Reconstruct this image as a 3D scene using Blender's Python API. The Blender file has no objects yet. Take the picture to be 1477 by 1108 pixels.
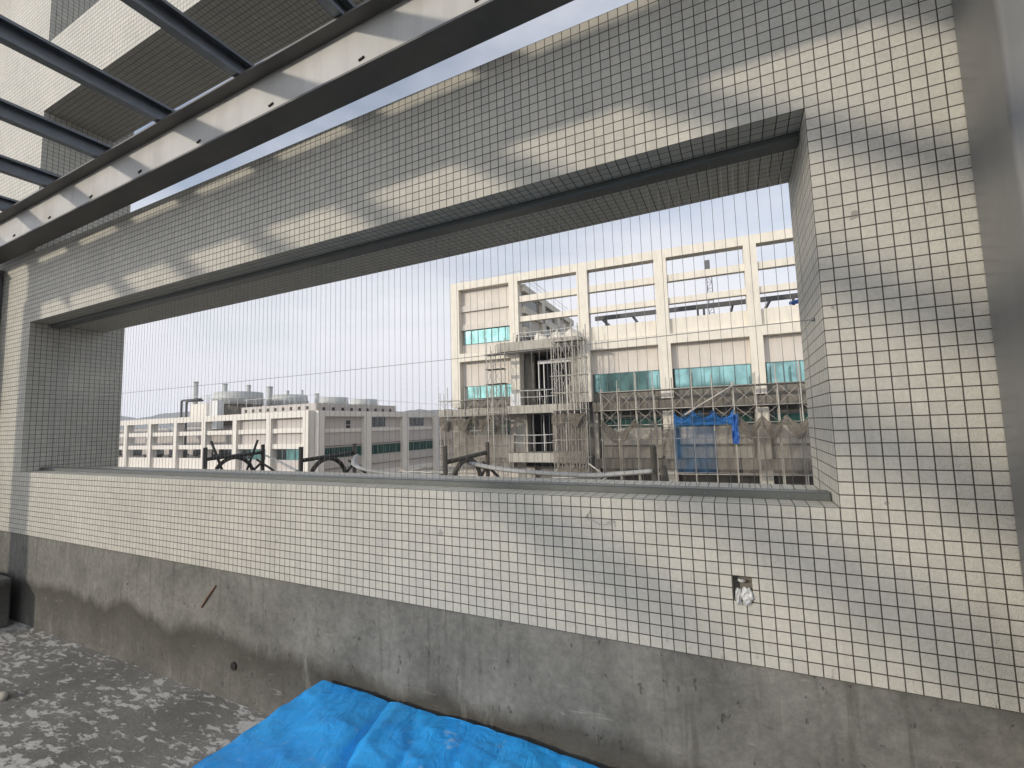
import bpy, math, random
from mathutils import Vector, noise
R = math.radians
S = bpy.context.scene
col = S.collection
random.seed(7)

# ------------------------------------------------------------------ camera
cd = bpy.data.cameras.new('camera')
cd.sensor_width = 36.0
cd.lens = 16.176
cd.clip_start = 0.02
cd.clip_end = 4000
cam = bpy.data.objects.new('camera', cd)
col.objects.link(cam)
yaw, pitch, roll = -0.451398963, 0.0887696573, -0.0281582348
cy, sy, cp, sp = math.cos(yaw), math.sin(yaw), math.cos(pitch), math.sin(pitch)
fw = Vector((sy * cp, cy * cp, sp)); rt = Vector((cy, -sy, 0)); up = rt.cross(fw)
r2 = math.cos(roll) * rt + math.sin(roll) * up
u2 = -math.sin(roll) * rt + math.cos(roll) * up
from mathutils import Matrix
m = Matrix((r2, u2, -fw)).transposed().to_4x4()
m.translation = Vector((-0.338199773, -2.19833641, 0.357089567))
cam.matrix_world = m
S.camera = cam

# ------------------------------------------------------------------ light
SUN_DIR = Vector((0.56, 1.0, -0.335)).normalized()          # the way the light travels
el = math.asin(-SUN_DIR.z); az = math.atan2(-SUN_DIR.x, -SUN_DIR.y)
w = bpy.data.worlds.new('World'); S.world = w; w.use_nodes = True
nt = w.node_tree; N = nt.nodes; L = nt.links
bg = N['Background']
sky = N.new('ShaderNodeTexSky'); sky.sky_type = 'NISHITA'; sky.sun_disc = False
sky.sun_elevation = el; sky.sun_rotation = az % (2 * math.pi)
sky.air_density = 1.0; sky.dust_density = 0.6; sky.ozone_density = 1.6
tc = N.new('ShaderNodeTexCoord')
mp = N.new('ShaderNodeMapping'); mp.inputs['Scale'].default_value = (1.0, 1.0, 2.6)
L.new(tc.outputs['Generated'], mp.inputs['Vector'])
cn = N.new('ShaderNodeTexNoise'); cn.inputs['Scale'].default_value = 1.7; cn.inputs['Detail'].default_value = 6
cn.inputs['Roughness'].default_value = 0.55
L.new(mp.outputs['Vector'], cn.inputs['Vector'])
rp = N.new('ShaderNodeValToRGB'); rp.color_ramp.elements[0].position = 0.36; rp.color_ramp.elements[1].position = 0.66
L.new(cn.outputs['Fac'], rp.inputs['Fac'])
sx = N.new('ShaderNodeSeparateXYZ'); L.new(tc.outputs['Generated'], sx.inputs['Vector'])
hz = N.new('ShaderNodeMapRange'); hz.inputs['From Min'].default_value = 0.02; hz.inputs['From Max'].default_value = 0.46
hz.inputs['To Min'].default_value = 0.96; hz.inputs['To Max'].default_value = 0.18
L.new(sx.outputs['Z'], hz.inputs['Value'])
mx = N.new('ShaderNodeMath'); mx.operation = 'MULTIPLY_ADD'; mx.use_clamp = True
L.new(rp.outputs['Color'], mx.inputs[0]); mx.inputs[1].default_value = 0.50; L.new(hz.outputs['Result'], mx.inputs[2])
cl = N.new('ShaderNodeMix'); cl.data_type = 'RGBA'
L.new(mx.outputs[0], cl.inputs['Factor']); L.new(sky.outputs['Color'], cl.inputs[6])
dt = N.new('ShaderNodeVectorMath'); dt.operation = 'DOT_PRODUCT'; L.new(tc.outputs['Generated'], dt.inputs[0])
dt.inputs[1].default_value = tuple(-SUN_DIR)
ar = N.new('ShaderNodeMapRange'); ar.inputs['From Min'].default_value = 0.05; ar.inputs['From Max'].default_value = 1.0
ar.inputs['To Min'].default_value = 1.0; ar.inputs['To Max'].default_value = 2.6; ar.interpolation_type = 'SMOOTHSTEP'
L.new(dt.outputs['Value'], ar.inputs['Value'])
wc = N.new('ShaderNodeVectorMath'); wc.operation = 'SCALE'; wc.inputs[0].default_value = (6.15, 6.2, 6.55)
L.new(ar.outputs['Result'], wc.inputs['Scale']); L.new(wc.outputs['Vector'], cl.inputs[7])
L.new(cl.outputs[2], bg.inputs['Color'])
bg.inputs['Strength'].default_value = 0.14
sl = bpy.data.lights.new('sun', 'SUN'); sl.energy = 2.05; sl.angle = R(1.55); sl.color = (1.0, 0.90, 0.76)
so = bpy.data.objects.new('sun', sl); col.objects.link(so)
so.rotation_euler = SUN_DIR.to_track_quat('-Z', 'Y').to_euler()
S.view_settings.view_transform = 'Standard'; S.view_settings.look = 'None'
S.view_settings.exposure = 0.12; S.view_settings.gamma = 1.0
S.cycles.max_bounces = 8; S.cycles.transparent_max_bounces = 16
S.cycles.use_denoising = True

# ------------------------------------------------------------------ helpers
class MB:
    def __init__(s): s.v = []; s.f = []; s.sm = []
    def quad(s, *p, smooth=False):
        b = len(s.v); s.v += [tuple(q) for q in p]; s.f.append(tuple(range(b, b + len(p)))); s.sm.append(smooth); return s
    def box(s, x0, x1, y0, y1, z0, z1):
        b = len(s.v)
        s.v += [(x0,y0,z0),(x1,y0,z0),(x1,y1,z0),(x0,y1,z0),(x0,y0,z1),(x1,y0,z1),(x1,y1,z1),(x0,y1,z1)]
        for f in ((0,3,2,1),(4,5,6,7),(0,1,5,4),(1,2,6,5),(2,3,7,6),(3,0,4,7)):
            s.f.append(tuple(b + i for i in f)); s.sm.append(False)
        return s
    def ring(s, pts, r, n=8, closed=False, caps=True, sq=1.0, smooth=True):
        """tube through pts"""
        pts = [Vector(p) for p in pts]; b = len(s.v); m_ = len(pts)
        for i, p in enumerate(pts):
            t = (pts[min(i + 1, m_ - 1)] - pts[max(i - 1, 0)]).normalized()
            a = Vector((0, 0, 1)) if abs(t.z) < 0.9 else Vector((1, 0, 0))
            e1 = t.cross(a).normalized(); e2 = t.cross(e1).normalized()
            rr = r[i] if isinstance(r, (list, tuple)) else r
            for k in range(n):
                th = 2 * math.pi * (k + 0.5) / n
                s.v.append(tuple(p + e1 * rr * math.cos(th) + e2 * rr * sq * math.sin(th)))
        for i in range(m_ - 1):
            for k in range(n):
                s.f.append((b + i*n + k, b + i*n + (k+1) % n, b + (i+1)*n + (k+1) % n, b + (i+1)*n + k)); s.sm.append(smooth)
        if caps:
            s.f.append(tuple(b + k for k in reversed(range(n)))); s.sm.append(False)
            s.f.append(tuple(b + (m_-1)*n + k for k in range(n))); s.sm.append(False)
        return s
    def tube(s, a, c, r, n=6): return s.ring([a, c], r, n)
    def prism(s, prof, f0, f1, smooth=False):
        """prof: list of 2D pts; f0/f1 map a 2D pt to the two end positions"""
        b = len(s.v); n = len(prof)
        s.v += [tuple(f0(*p)) for p in prof] + [tuple(f1(*p)) for p in prof]
        for k in range(n):
            s.f.append((b + k, b + (k+1) % n, b + n + (k+1) % n, b + n + k)); s.sm.append(smooth)
        s.f.append(tuple(b + k for k in reversed(range(n)))); s.sm.append(False)
        s.f.append(tuple(b + n + k for k in range(n))); s.sm.append(False)
        return s
    def cyl(s, x, y, z0, z1, r, n=24, r1=None):
        return s.ring([(x, y, z0), (x, y, z1)], [r, r if r1 is None else r1], n)
    def vox(s, xs, ys, zs, solid):
        nx, ny, nz = len(xs) - 1, len(ys) - 1, len(zs) - 1
        c = lambda a, i: (a[i] + a[i+1]) / 2
        G = {(i, j, k): bool(solid(c(xs, i), c(ys, j), c(zs, k))) for i in range(nx) for j in range(ny) for k in range(nz)}
        for (i, j, k), on in G.items():
            if not on: continue
            x0, x1, y0, y1, z0, z1 = xs[i], xs[i+1], ys[j], ys[j+1], zs[k], zs[k+1]
            g = lambda a, b_, c_: G.get((i + a, j + b_, k + c_), False)
            if not g(-1,0,0): s.quad((x0,y1,z0),(x0,y0,z0),(x0,y0,z1),(x0,y1,z1))
            if not g(1,0,0): s.quad((x1,y0,z0),(x1,y1,z0),(x1,y1,z1),(x1,y0,z1))
            if not g(0,-1,0): s.quad((x0,y0,z0),(x1,y0,z0),(x1,y0,z1),(x0,y0,z1))
            if not g(0,1,0): s.quad((x1,y1,z0),(x0,y1,z0),(x0,y1,z1),(x1,y1,z1))
            if not g(0,0,-1): s.quad((x0,y1,z0),(x1,y1,z0),(x1,y0,z0),(x0,y0,z0))
            if not g(0,0,1): s.quad((x0,y0,z1),(x1,y0,z1),(x1,y1,z1),(x0,y1,z1))
        return s
    def grid(s, nu, nv, fn, smooth=True):
        b = len(s.v)
        for j in range(nv + 1):
            for i in range(nu + 1): s.v.append(tuple(fn(i / nu, j / nv)))
        for j in range(nv):
            for i in range(nu):
                a = b + j*(nu+1) + i; s.f.append((a, a+1, a+nu+2, a+nu+1)); s.sm.append(smooth)
        return s
    def build(s, name, mat, parent=None, bevel=0):
        me = bpy.data.meshes.new(name); me.from_pydata(s.v, [], s.f); me.validate(clean_customdata=False)
        if len(me.polygons) == len(s.sm): me.polygons.foreach_set('use_smooth', s.sm)
        uv = me.uv_layers.new(name='UVMap')
        for p in me.polygons:
            n = p.normal; ax = max(range(3), key=lambda q: abs(n[q]))
            for li in p.loop_indices:
                c = me.vertices[me.loops[li].vertex_index].co
                uv.data[li].uv = (c.y, c.z) if ax == 0 else ((c.x, c.z) if ax == 1 else (c.x, c.y))
        me.materials.append(mat)
        o = bpy.data.objects.new(name, me); col.objects.link(o)
        if parent: o.parent = parent
        if bevel:
            bm_ = o.modifiers.new('bevel', 'BEVEL'); bm_.width = bevel; bm_.segments = 3; bm_.limit_method = 'ANGLE'
        return o

def tag(o, label=None, cat=None, group=None, kind=None):
    if label: o['label'] = label
    if cat: o['category'] = cat
    if group: o['group'] = group
    if kind: o['kind'] = kind
    return o
def empty(name, loc=(0,0,0), rz=0):
    o = bpy.data.objects.new(name, None); col.objects.link(o); o.empty_display_size = 0.2
    o.location = loc; o.rotation_euler = (0, 0, rz); return o

# ------------------------------------------------------------------ materials
class NB:
    """short-hand node builder"""
    def __init__(s, name):
        s.m = bpy.data.materials.new(name); s.m.use_nodes = True
        s.t = s.m.node_tree; s.b = s.t.nodes['Principled BSDF']; s.out = s.t.nodes['Material Output']
    def n(s, ty, ins=None, **kw):
        q = s.t.nodes.new(ty)
        for k, v in kw.items(): setattr(q, k, v)
        for k, v in (ins or {}).items():
            if hasattr(v, 'is_output'): s.t.links.new(v, q.inputs[k])
            else: q.inputs[k].default_value = v
        return q
    def set(s, k, v):
        if hasattr(v, 'is_output'): s.t.links.new(v, s.b.inputs[k])
        else: s.b.inputs[k].default_value = v
    def noise(s, vec, scale, detail=4, rough=0.55, dist=0.0):
        return s.n('ShaderNodeTexNoise', {'Vector': vec, 'Scale': scale, 'Detail': detail, 'Roughness': rough, 'Distortion': dist}).outputs['Fac']
    def ramp(s, fac, a, b, c0=(0,0,0,1), c1=(1,1,1,1)):
        q = s.n('ShaderNodeValToRGB', {'Fac': fac}); e = q.color_ramp.elements
        e[0].position, e[1].position, e[0].color, e[1].color = a, b, c0, c1; return q.outputs['Color']
    def mix(s, f, a, b, mode='MIX'):
        return s.n('ShaderNodeMix', {'Factor': f, 6: a, 7: b}, data_type='RGBA', blend_type=mode).outputs[2]
    def math(s, op, a, b=0.0, clamp=False):
        return s.n('ShaderNodeMath', {0: a, 1: b}, operation=op, use_clamp=clamp).outputs[0]
    def scaled(s, vec, sc): return s.n('ShaderNodeMapping', {'Vector': vec, 'Scale': sc}).outputs['Vector']
    def bump(s, h, strength, dist=0.01, nrm=None):
        q = s.n('ShaderNodeBump', {'Height': h, 'Strength': strength, 'Distance': dist})
        if nrm: s.t.links.new(nrm, q.inputs['Normal'])
        s.set('Normal', q.outputs['Normal']); return q.outputs['Normal']
    @property
    def obj(s): return s.n('ShaderNodeTexCoord').outputs['Object']
    @property
    def uv(s): return s.n('ShaderNodeTexCoord').outputs['UV']

def c4(r, g, b): return (r, g, b, 1)

def mat_tile(name, base, base2, grout, pitch=0.05, joint=0.0024, stucco=True):
    a = NB(name); uv = a.uv
    br = a.n('ShaderNodeTexBrick', {'Vector': uv, 'Scale': 1.0, 'Color1': c4(*base), 'Color2': c4(*base2), 'Mortar': c4(*grout),
             'Mortar Size': joint, 'Mortar Smooth': 0.25, 'Bias': 0.0, 'Brick Width': pitch, 'Row Height': pitch}, offset=0.0, offset_frequency=1, squash=1.0)
    ob = a.obj
    big = a.ramp(a.noise(ob, 1.3, 5), 0.3, 0.75, c4(0.90, 0.895, 0.88), c4(1.04, 1.035, 1.02))
    c = a.mix(1.0, br.outputs['Color'], big, 'MULTIPLY')
    st = a.ramp(a.noise(a.scaled(ob, (14, 14, 1.1)), 1.0, 5), 0.56, 0.75)
    c = a.mix(a.math('MULTIPLY', st, 0.16), c, c4(0.26, 0.24, 0.20))
    gr = a.ramp(a.noise(ob, 60, 3), 0.35, 0.65, c4(0.93, 0.93, 0.93), c4(1.03, 1.03, 1.03))
    c = a.mix(1.0, c, gr, 'MULTIPLY')
    if stucco:
        sp = a.ramp(a.noise(ob, 11, 2, 0.5), 0.735, 0.76)
        c = a.mix(a.math('MULTIPLY', sp, 0.55), c, c4(0.16, 0.15, 0.13))
        zz = a.n('ShaderNodeSeparateXYZ', {'Vector': ob})
        low = a.n('ShaderNodeMapRange', {'Value': zz.outputs['Z'], 'From Min': -0.66, 'From Max': -0.50, 'To Min': 1.0, 'To Max': 0.0}).outputs[0]
        spl = a.ramp(a.noise(a.scaled(ob, (1, 1, 0.5)), 38, 4, 0.6), 0.60, 0.66)
        c = a.mix(a.math('MULTIPLY', a.math('MULTIPLY', spl, low), 0.6), c, c4(0.2, 0.19, 0.165))
    a.set('Base Color', c); a.set('Roughness', 0.62)
    if stucco:
        rough = a.noise(ob, 95, 3, 0.6, 0.8)
        blob = a.ramp(a.noise(ob, 240, 2), 0.45, 0.7)
        h = a.math('SUBTRACT', a.math('MULTIPLY_ADD', rough, 0.42), a.math('MULTIPLY', br.outputs['Fac'], 1.0))
        h = a.math('ADD', h, a.math('MULTIPLY', blob, 0.16))
        a.bump(h, 0.8, 0.0075)
    return a.m

def mat_plain(name, c, rough=0.6, metal=0.0, var=0.10, scale=3.0, spec=0.5, bump=0.0, dirt=None, dirt_amt=0.0, streak=True):
    a = NB(name); ob = a.obj
    f = a.ramp(a.noise(ob, scale, 6), 0.3, 0.72, c4(1 - var, 1 - var, 1 - var), c4(1 + var * .6, 1 + var * .6, 1 + var * .6))
    k = a.mix(1.0, c4(*c), f, 'MULTIPLY')
    if dirt:
        v = a.scaled(ob, (3.0, 3.0, 0.35)) if streak else ob
        d = a.ramp(a.noise(v, 1.6, 7, 0.65), 0.47, 0.72)
        k = a.mix(a.math('MULTIPLY', d, dirt_amt), k, c4(*dirt))
    a.set('Base Color', k); a.set('Roughness', rough); a.set('Metallic', metal); a.set('Specular IOR Level', spec)
    if bump: a.bump(a.noise(ob, scale * 14, 4), bump, 0.01)
    return a.m

def mat_plinth():
    a = NB('raw_concrete'); ob = a.obj
    mott = a.ramp(a.noise(ob, 2.4, 9, 0.62, 0.4), 0.28, 0.75, c4(0.12, 0.117, 0.105), c4(0.255, 0.25, 0.225))
    fine = a.ramp(a.noise(ob, 26, 6, 0.7), 0.35, 0.68, c4(0.80, 0.80, 0.80), c4(1.12, 1.12, 1.10))
    c = a.mix(1.0, mott, fine, 'MULTIPLY')
    sep = a.n('ShaderNodeSeparateXYZ', {'Vector': ob})
    # damp stain with a wavy upper edge, the lower plinth's shadow painted in with it
    wob = a.math('MULTIPLY', a.noise(a.scaled(ob, (1.7, 1.7, 0.5)), 1.0, 7, 0.62), 0.46)
    lv = a.math('ADD', sep.outputs['Z'], wob)
    damp_shade = a.ramp(lv, 0.0, 1.0)
    mr = a.n('ShaderNodeMapRange', {'Value': lv, 'From Min': -0.93, 'From Max': -0.83, 'To Min': 1.0, 'To Max': 0.0}).outputs[0]
    up_ = a.n('ShaderNodeMapRange', {'Value': lv, 'From Min': -1.26, 'From Max': -0.92, 'To Min': 0.32, 'To Max': 1.0}).outputs[0]
    k = a.math('MULTIPLY', mr, up_)
    c = a.mix(a.math('MULTIPLY', k, 0.8), c, c4(0.052, 0.047, 0.038))
    st = a.ramp(a.noise(a.scaled(ob, (22, 22, 1.6)), 1.0, 4, 0.6), 0.57, 0.70)
    c = a.mix(a.math('MULTIPLY', st, 0.5), c, c4(0.085, 0.08, 0.068))
    pale = a.ramp(a.noise(a.scaled(ob, (7, 7, 2.2)), 1.0, 6, 0.7), 0.60, 0.75)
    c = a.mix(a.math('MULTIPLY', pale, 0.35), c, c4(0.42, 0.40, 0.35))
    pit = a.ramp(a.noise(a.scaled(ob, (30, 30, 16)), 1.0, 3, 0.5), 0.67, 0.73)
    c = a.mix(a.math('MULTIPLY', pit, 0.6), c, c4(0.05, 0.048, 0.042))
    tr_ = a.n('ShaderNodeMapping', {'Vector': ob, 'Rotation': (0, 0.5, 0), 'Scale': (4, 4, 26)}).outputs['Vector']
    scr = a.ramp(a.noise(tr_, 1.0, 6, 0.72, 0.6), 0.62, 0.70)
    c = a.mix(a.math('MULTIPLY', scr, 0.42), c, c4(0.36, 0.345, 0.30))
    scr2 = a.ramp(a.noise(a.n('ShaderNodeMapping', {'Vector': ob, 'Rotation': (0, -0.8, 0), 'Location': (3, 0, 1), 'Scale': (6, 6, 34)}).outputs['Vector'], 1.0, 5, 0.7, 0.4), 0.64, 0.70)
    c = a.mix(a.math('MULTIPLY', scr2, 0.5), c, c4(0.075, 0.07, 0.06))
    a.set('Base Color', c); a.set('Roughness', 0.9); a.set('Specular IOR Level', 0.25)
    h = a.math('SUBTRACT', a.math('ADD', a.noise(ob, 30, 6, 0.65), a.math('MULTIPLY', a.noise(ob, 7, 4), 1.2)), pit)
    a.bump(h, 0.5, 0.012)
    return a.m

def mat_floor():
    a = NB('flaking_screed'); ob = a.obj
    base = a.ramp(a.noise(ob, 1.6, 8, 0.6), 0.3, 0.72, c4(0.155, 0.148, 0.13), c4(0.275, 0.265, 0.24))
    sp = a.ramp(a.noise(ob, 55, 5, 0.7), 0.35, 0.7, c4(0.8, 0.8, 0.8), c4(1.15, 1.15, 1.15))
    base = a.mix(1.0, base, sp, 'MULTIPLY')
    v = a.n('ShaderNodeMapping', {'Vector': ob, 'Rotation': (0, 0, -0.5), 'Scale': (9.0, 22.0, 1)}).outputs['Vector']
    fl = a.noise(v, 1.0, 8, 0.66, 0.35)
    area = a.noise(ob, 0.8, 3)
    fl2 = a.ramp(a.math('ADD', fl, a.math('MULTIPLY', area, 0.50)), 0.745, 0.80)
    c = a.mix(a.math('MULTIPLY', fl2, 0.9), base, a.mix(1.0, c4(0.56, 0.545, 0.51), sp, 'MULTIPLY'))
    a.set('Base Color', c); a.set('Roughness', 0.92); a.set('Specular IOR Level', 0.2)
    h = a.math('ADD', a.math('MULTIPLY', fl2, 0.6), a.math('MULTIPLY', a.noise(ob, 40, 5), 0.5))
    a.bump(h, 0.6, 0.012)
    return a.m

def mat_tarp():
    a = NB('blue_tarpaulin'); ob = a.obj
    f = a.ramp(a.noise(ob, 2.6, 6, 0.6), 0.32, 0.72, c4(0.016, 0.36, 0.93), c4(0.035, 0.46, 0.98))
    crs = a.ramp(a.noise(a.scaled(ob, (5, 14, 8)), 1.0, 8, 0.7, 1.5), 0.60, 0.70)
    f = a.mix(a.math('MULTIPLY', crs, 0.38), f, c4(0.20, 0.50, 0.92))
    sc = a.ramp(a.noise(ob, 8, 8, 0.78), 0.60, 0.68)
    f = a.mix(a.math('MULTIPLY', sc, 0.55), f, c4(0.45, 0.62, 0.80))
    a.set('Base Color', f); a.set('Roughness', 0.38); a.set('Specular IOR Level', 0.6)
    wv = a.n('ShaderNodeTexWave', {'Vector': ob, 'Scale': 160.0, 'Distortion': 0.5}).outputs['Fac']
    h = a.math('ADD', a.math('MULTIPLY', wv, 0.05), a.math('MULTIPLY', a.noise(a.scaled(ob, (6, 16, 10)), 1.0, 8, 0.65, 1.2), 1.0))
    cr1 = a.math('ABSOLUTE', a.math('SUBTRACT', a.noise(a.scaled(ob, (4.5, 2.2, 3)), 1.0, 3, 0.5, 0.6), 0.5))
    cr2 = a.math('ABSOLUTE', a.math('SUBTRACT', a.noise(a.scaled(ob, (13, 8, 9)), 1.0, 2, 0.5, 0.8), 0.5))
    h = a.math('ADD', a.math('MULTIPLY', h, 0.5), a.math('ADD', a.math('MULTIPLY', cr1, 7.0), a.math('MULTIPLY', cr2, 2.6)))
    a.bump(h, 0.42, 0.012)
    return a.m

def mat_glass(name, c, rough=0.12, metal=0.35, spec=0.8):
    a = NB(name); ob = a.obj
    f = a.ramp(a.noise(a.scaled(ob, (1.3, 1.3, 0.9)), 1.0, 3), 0.36, 0.64, c4(0.6, 0.6, 0.6), c4(1.2, 1.2, 1.2))
    a.set('Base Color', a.mix(1.0, c4(*c), f, 'MULTIPLY')); a.set('Roughness', rough); a.set('Metallic', metal); a.set('Specular IOR Level', spec)
    return a.m

def mat_net(name, c, trans):
    a = NB(name); ob = a.obj
    f = a.ramp(a.noise(a.scaled(ob, (1.4, 1.4, 0.8)), 1.0, 6, 0.6), 0.3, 0.7, c4(0.6, 0.6, 0.6), c4(1.25, 1.25, 1.25))
    a.set('Base Color', a.mix(1.0, c4(*c), f, 'MULTIPLY')); a.set('Roughness', 0.9); a.set('Specular IOR Level', 0.1)
    tr = a.n('ShaderNodeBsdfTransparent')
    fac = a.n('ShaderNodeMapRange', {'Value': a.noise(a.scaled(ob, (0.5, 0.5, 0.4)), 1.0, 4), 'From Min': 0.3, 'From Max': 0.7, 'To Min': max(0, trans - 0.2), 'To Max': trans + 0.15}).outputs[0]
    ms = a.n('ShaderNodeMixShader', {0: fac, 1: a.b.outputs[0], 2: tr.outputs[0]})
    a.t.links.new(ms.outputs[0], a.out.inputs['Surface'])
    return a.m

M = {}
M['tile'] = mat_tile('mosaic_tile', (0.58, 0.558, 0.487), (0.51, 0.494, 0.437), (0.068, 0.062, 0.049), 0.05, 0.0023)
M['plinth'] = mat_plinth()
M['floor'] = mat_floor()
M['tarp'] = mat_tarp()
M['beam'] = mat_plain('pale_grey_primer', (0.50, 0.49, 0.46), 0.45, 0.0, 0.07, 5.0, dirt=(0.30, 0.28, 0.24), dirt_amt=0.45, bump=0.04)
M['flange'] = mat_plain('dark_grey_flange', (0.115, 0.11, 0.102), 0.5, 0.0, 0.12, 5.0, bump=0.02)  # flanges a darker grey than the web
M['post'] = mat_plain('dark_grey_primer', (0.19, 0.187, 0.176), 0.36, 0.0, 0.10, 4.0, bump=0.03, dirt=(0.11, 0.105, 0.095), dirt_amt=0.35)
M['galv'] = mat_plain('galvanised_steel', (0.20, 0.215, 0.235), 0.42, 0.6, 0.14, 9.0)
M['rail'] = mat_plain('grey_aluminium', (0.125, 0.135, 0.125), 0.42, 0.35, 0.10, 12.0)
M['wire'] = mat_plain('steel_wire', (0.30, 0.30, 0.30), 0.40, 0.4, 0.05)
M['black'] = mat_plain('black_paint', (0.028, 0.028, 0.025), 0.55, 0.0, 0.3, 14.0, dirt=(0.16, 0.13, 0.10), dirt_amt=0.35)
M['oldwood'] = mat_plain('rusty_steel', (0.085, 0.075, 0.06), 0.75, 0.0, 0.3, 14.0, dirt=(0.20, 0.17, 0.13), dirt_amt=0.5)
M['cream'] = mat_plain('cream_mosaic', (0.74, 0.685, 0.575), 0.65, 0, 0.05, 1.4, dirt=(0.45, 0.41, 0.34), dirt_amt=0.42)
M['panel'] = mat_plain('pinkish_panel', (0.64, 0.585, 0.51), 0.65, 0, 0.06, 1.2, dirt=(0.44, 0.40, 0.34), dirt_amt=0.45)
M['cream2'] = mat_plain('cream_mosaic_far', (0.72, 0.675, 0.60), 0.65, 0, 0.05, 1.0, dirt=(0.45, 0.42, 0.37), dirt_amt=0.22)
M['panel2'] = mat_plain('grey_pink_panel', (0.50, 0.46, 0.42), 0.65, 0, 0.06, 0.9, dirt=(0.38, 0.35, 0.31), dirt_amt=0.3)
M['conc'] = mat_plain('site_concrete', (0.43, 0.405, 0.345), 0.85, 0, 0.16, 2.2, dirt=(0.17, 0.15, 0.12), dirt_amt=0.6, spec=0.2)
M['concdk'] = mat_plain('dirty_concrete', (0.20, 0.185, 0.155), 0.88, 0, 0.22, 1.8, dirt=(0.08, 0.07, 0.055), dirt_amt=0.7, spec=0.2)
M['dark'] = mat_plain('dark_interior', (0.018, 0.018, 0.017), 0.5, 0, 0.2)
M['void'] = mat_plain('shaded_formwork', (0.055, 0.05, 0.04), 0.9, 0, 0.35, 1.2, dirt=(0.02, 0.018, 0.015), dirt_amt=0.8)  # formwork colour with the undercroft's shade put into it
M['teal'] = mat_glass('teal_glass', (0.27, 0.53, 0.50), 0.10, 0.6)
M['green'] = mat_glass('green_glass', (0.012, 0.065, 0.048), 0.45, 0.0, 0.25)
M['teal2'] = mat_glass('dull_teal_glass', (0.18, 0.34, 0.33), 0.08, 0.6)
M['dkglass'] = mat_glass('dark_glass', (0.018, 0.022, 0.022), 0.12, 0.0)
M['mull'] = mat_plain('window_frame_paint', (0.10, 0.17, 0.16), 0.5, 0.2, 0.05)
M['white'] = mat_plain('white_paint', (0.70, 0.70, 0.68), 0.5, 0, 0.06, 2.0, dirt=(0.45, 0.43, 0.40), dirt_amt=0.3)
M['scaf'] = mat_plain('scaffold_tube', (0.46, 0.43, 0.37), 0.5, 0.15, 0.2, 6.0)
M['scafdk'] = mat_plain('scaffold_deck', (0.11, 0.10, 0.085), 0.7, 0.1, 0.25, 6.0)
M['net'] = mat_net('brown_netting', (0.22, 0.196, 0.162), 0.56)
M['hem'] = mat_net('gathered_netting', (0.16, 0.14, 0.11), 0.16)
M['netdk'] = mat_net('grey_netting', (0.13, 0.12, 0.10), 0.58)
M['bluenet'] = mat_net('blue_sheeting', (0.035, 0.10, 0.19), 0.58)
M['blueband'] = mat_net('doubled_blue_sheeting', (0.03, 0.13, 0.34), 0.12)
M['bluecloth'] = mat_plain('blue_cloth', (0.03, 0.13, 0.42), 0.7, 0, 0.25, 4.0)
M['tower'] = mat_plain('cooling_tower_shell', (0.48, 0.49, 0.46), 0.6, 0, 0.1, 1.0, dirt=(0.25, 0.25, 0.23), dirt_amt=0.3)
M['steel2'] = mat_plain('dark_steel', (0.085, 0.085, 0.085), 0.5, 0.2, 0.1)
M['ground'] = mat_plain('asphalt', (0.06, 0.06, 0.058), 0.9, 0, 0.2, 0.3)
M['hill'] = mat_plain('wooded_hill', (0.06, 0.075, 0.05), 0.95, 0, 0.35, 0.03)
M['strap'] = mat_plain('grey_hose', (0.42, 0.42, 0.41), 0.6, 0, 0.12, 9.0, dirt=(0.16, 0.15, 0.13), dirt_amt=0.4)
M['plastic'] = mat_plain('white_plastic', (0.62, 0.62, 0.60), 0.35, 0, 0.1, 30.0)
M['tape'] = mat_plain('green_tape', (0.05, 0.55, 0.16), 0.5, 0, 0.1, 30.0)
M['rust'] = mat_plain('rust', (0.20, 0.085, 0.04), 0.8, 0, 0.3, 40.0)

# ================================================================== the ground
o = MB().box(-700, 700, -500, 900, -20.0, -19.0).build('ground', M['ground']); tag(o, kind='structure')
o = MB()
def hill(u, v):
    x = -2300 + 1900 * u; y = 300 + 700 * u + 160 * v
    h = 47 - 40 * max(0, u - .55) + 15 * noise.noise(Vector((u * 9, 3.1, 0))) + 9 * noise.noise(Vector((u * 31, 1.7, 0))) + 3.5 * noise.noise(Vector((u * 90, 5.7, 0)))
    return (x, y, -18.5 + (h + 24) * math.sin(math.pi * min(1, v * 0.999)) ** 0.7)
o.grid(160, 10, hill); o = o.build('hills', M['hill']); tag(o, kind='structure')

# ================================================================== roof terrace we stand on
o = MB().box(-8.6, 6.0, -10.5, 0.015, -1.9, -1.545).build('terrace_floor', M['floor']); tag(o, kind='structure')

# ---- tiled facade frame with the long opening
W = 7.35
wall = empty('tiled_wall', (-3.7, 0.3, -1.545))
tag(wall, 'cream mosaic tiled parapet wall with long open window, concrete plinth and tall column', 'wall')
off = Vector((3.7, -0.3, 1.545))
def part_at(mb, name, mat, parent, off):
    mb.v = [(a + off.x, b + off.y, c + off.z) for a, b, c in mb.v]; return mb.build(name, mat, parent)
HX0, HX1, HZ0, HZ1 = -0.398, -0.325, -0.398, -0.300
xs = [-14, -8.57, -W, HX0, HX1, 0.0, 3.0]; ys = [0, 0.055, 0.5, 0.68, 0.88]
zs = [-0.65, HZ0, HZ1, 0.0, 1.65, 2.45, 4.15, 5.0, 8.35, 9.2]
def solid(x, y, z):
    colm = -8.57 < x < -W
    if colm: return True
    if y > 0.68: return False
    if HX0 < x < HX1 and HZ0 < z < HZ1 and y < 0.055: return False
    if x > -W:
        if z < 2.45: return not (x < 0 and 0 < z < 1.65)
        return 4.15 < z < 5.0 or z > 8.35
    return z < 5.0 or z > 8.35 or y > 0.5
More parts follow.
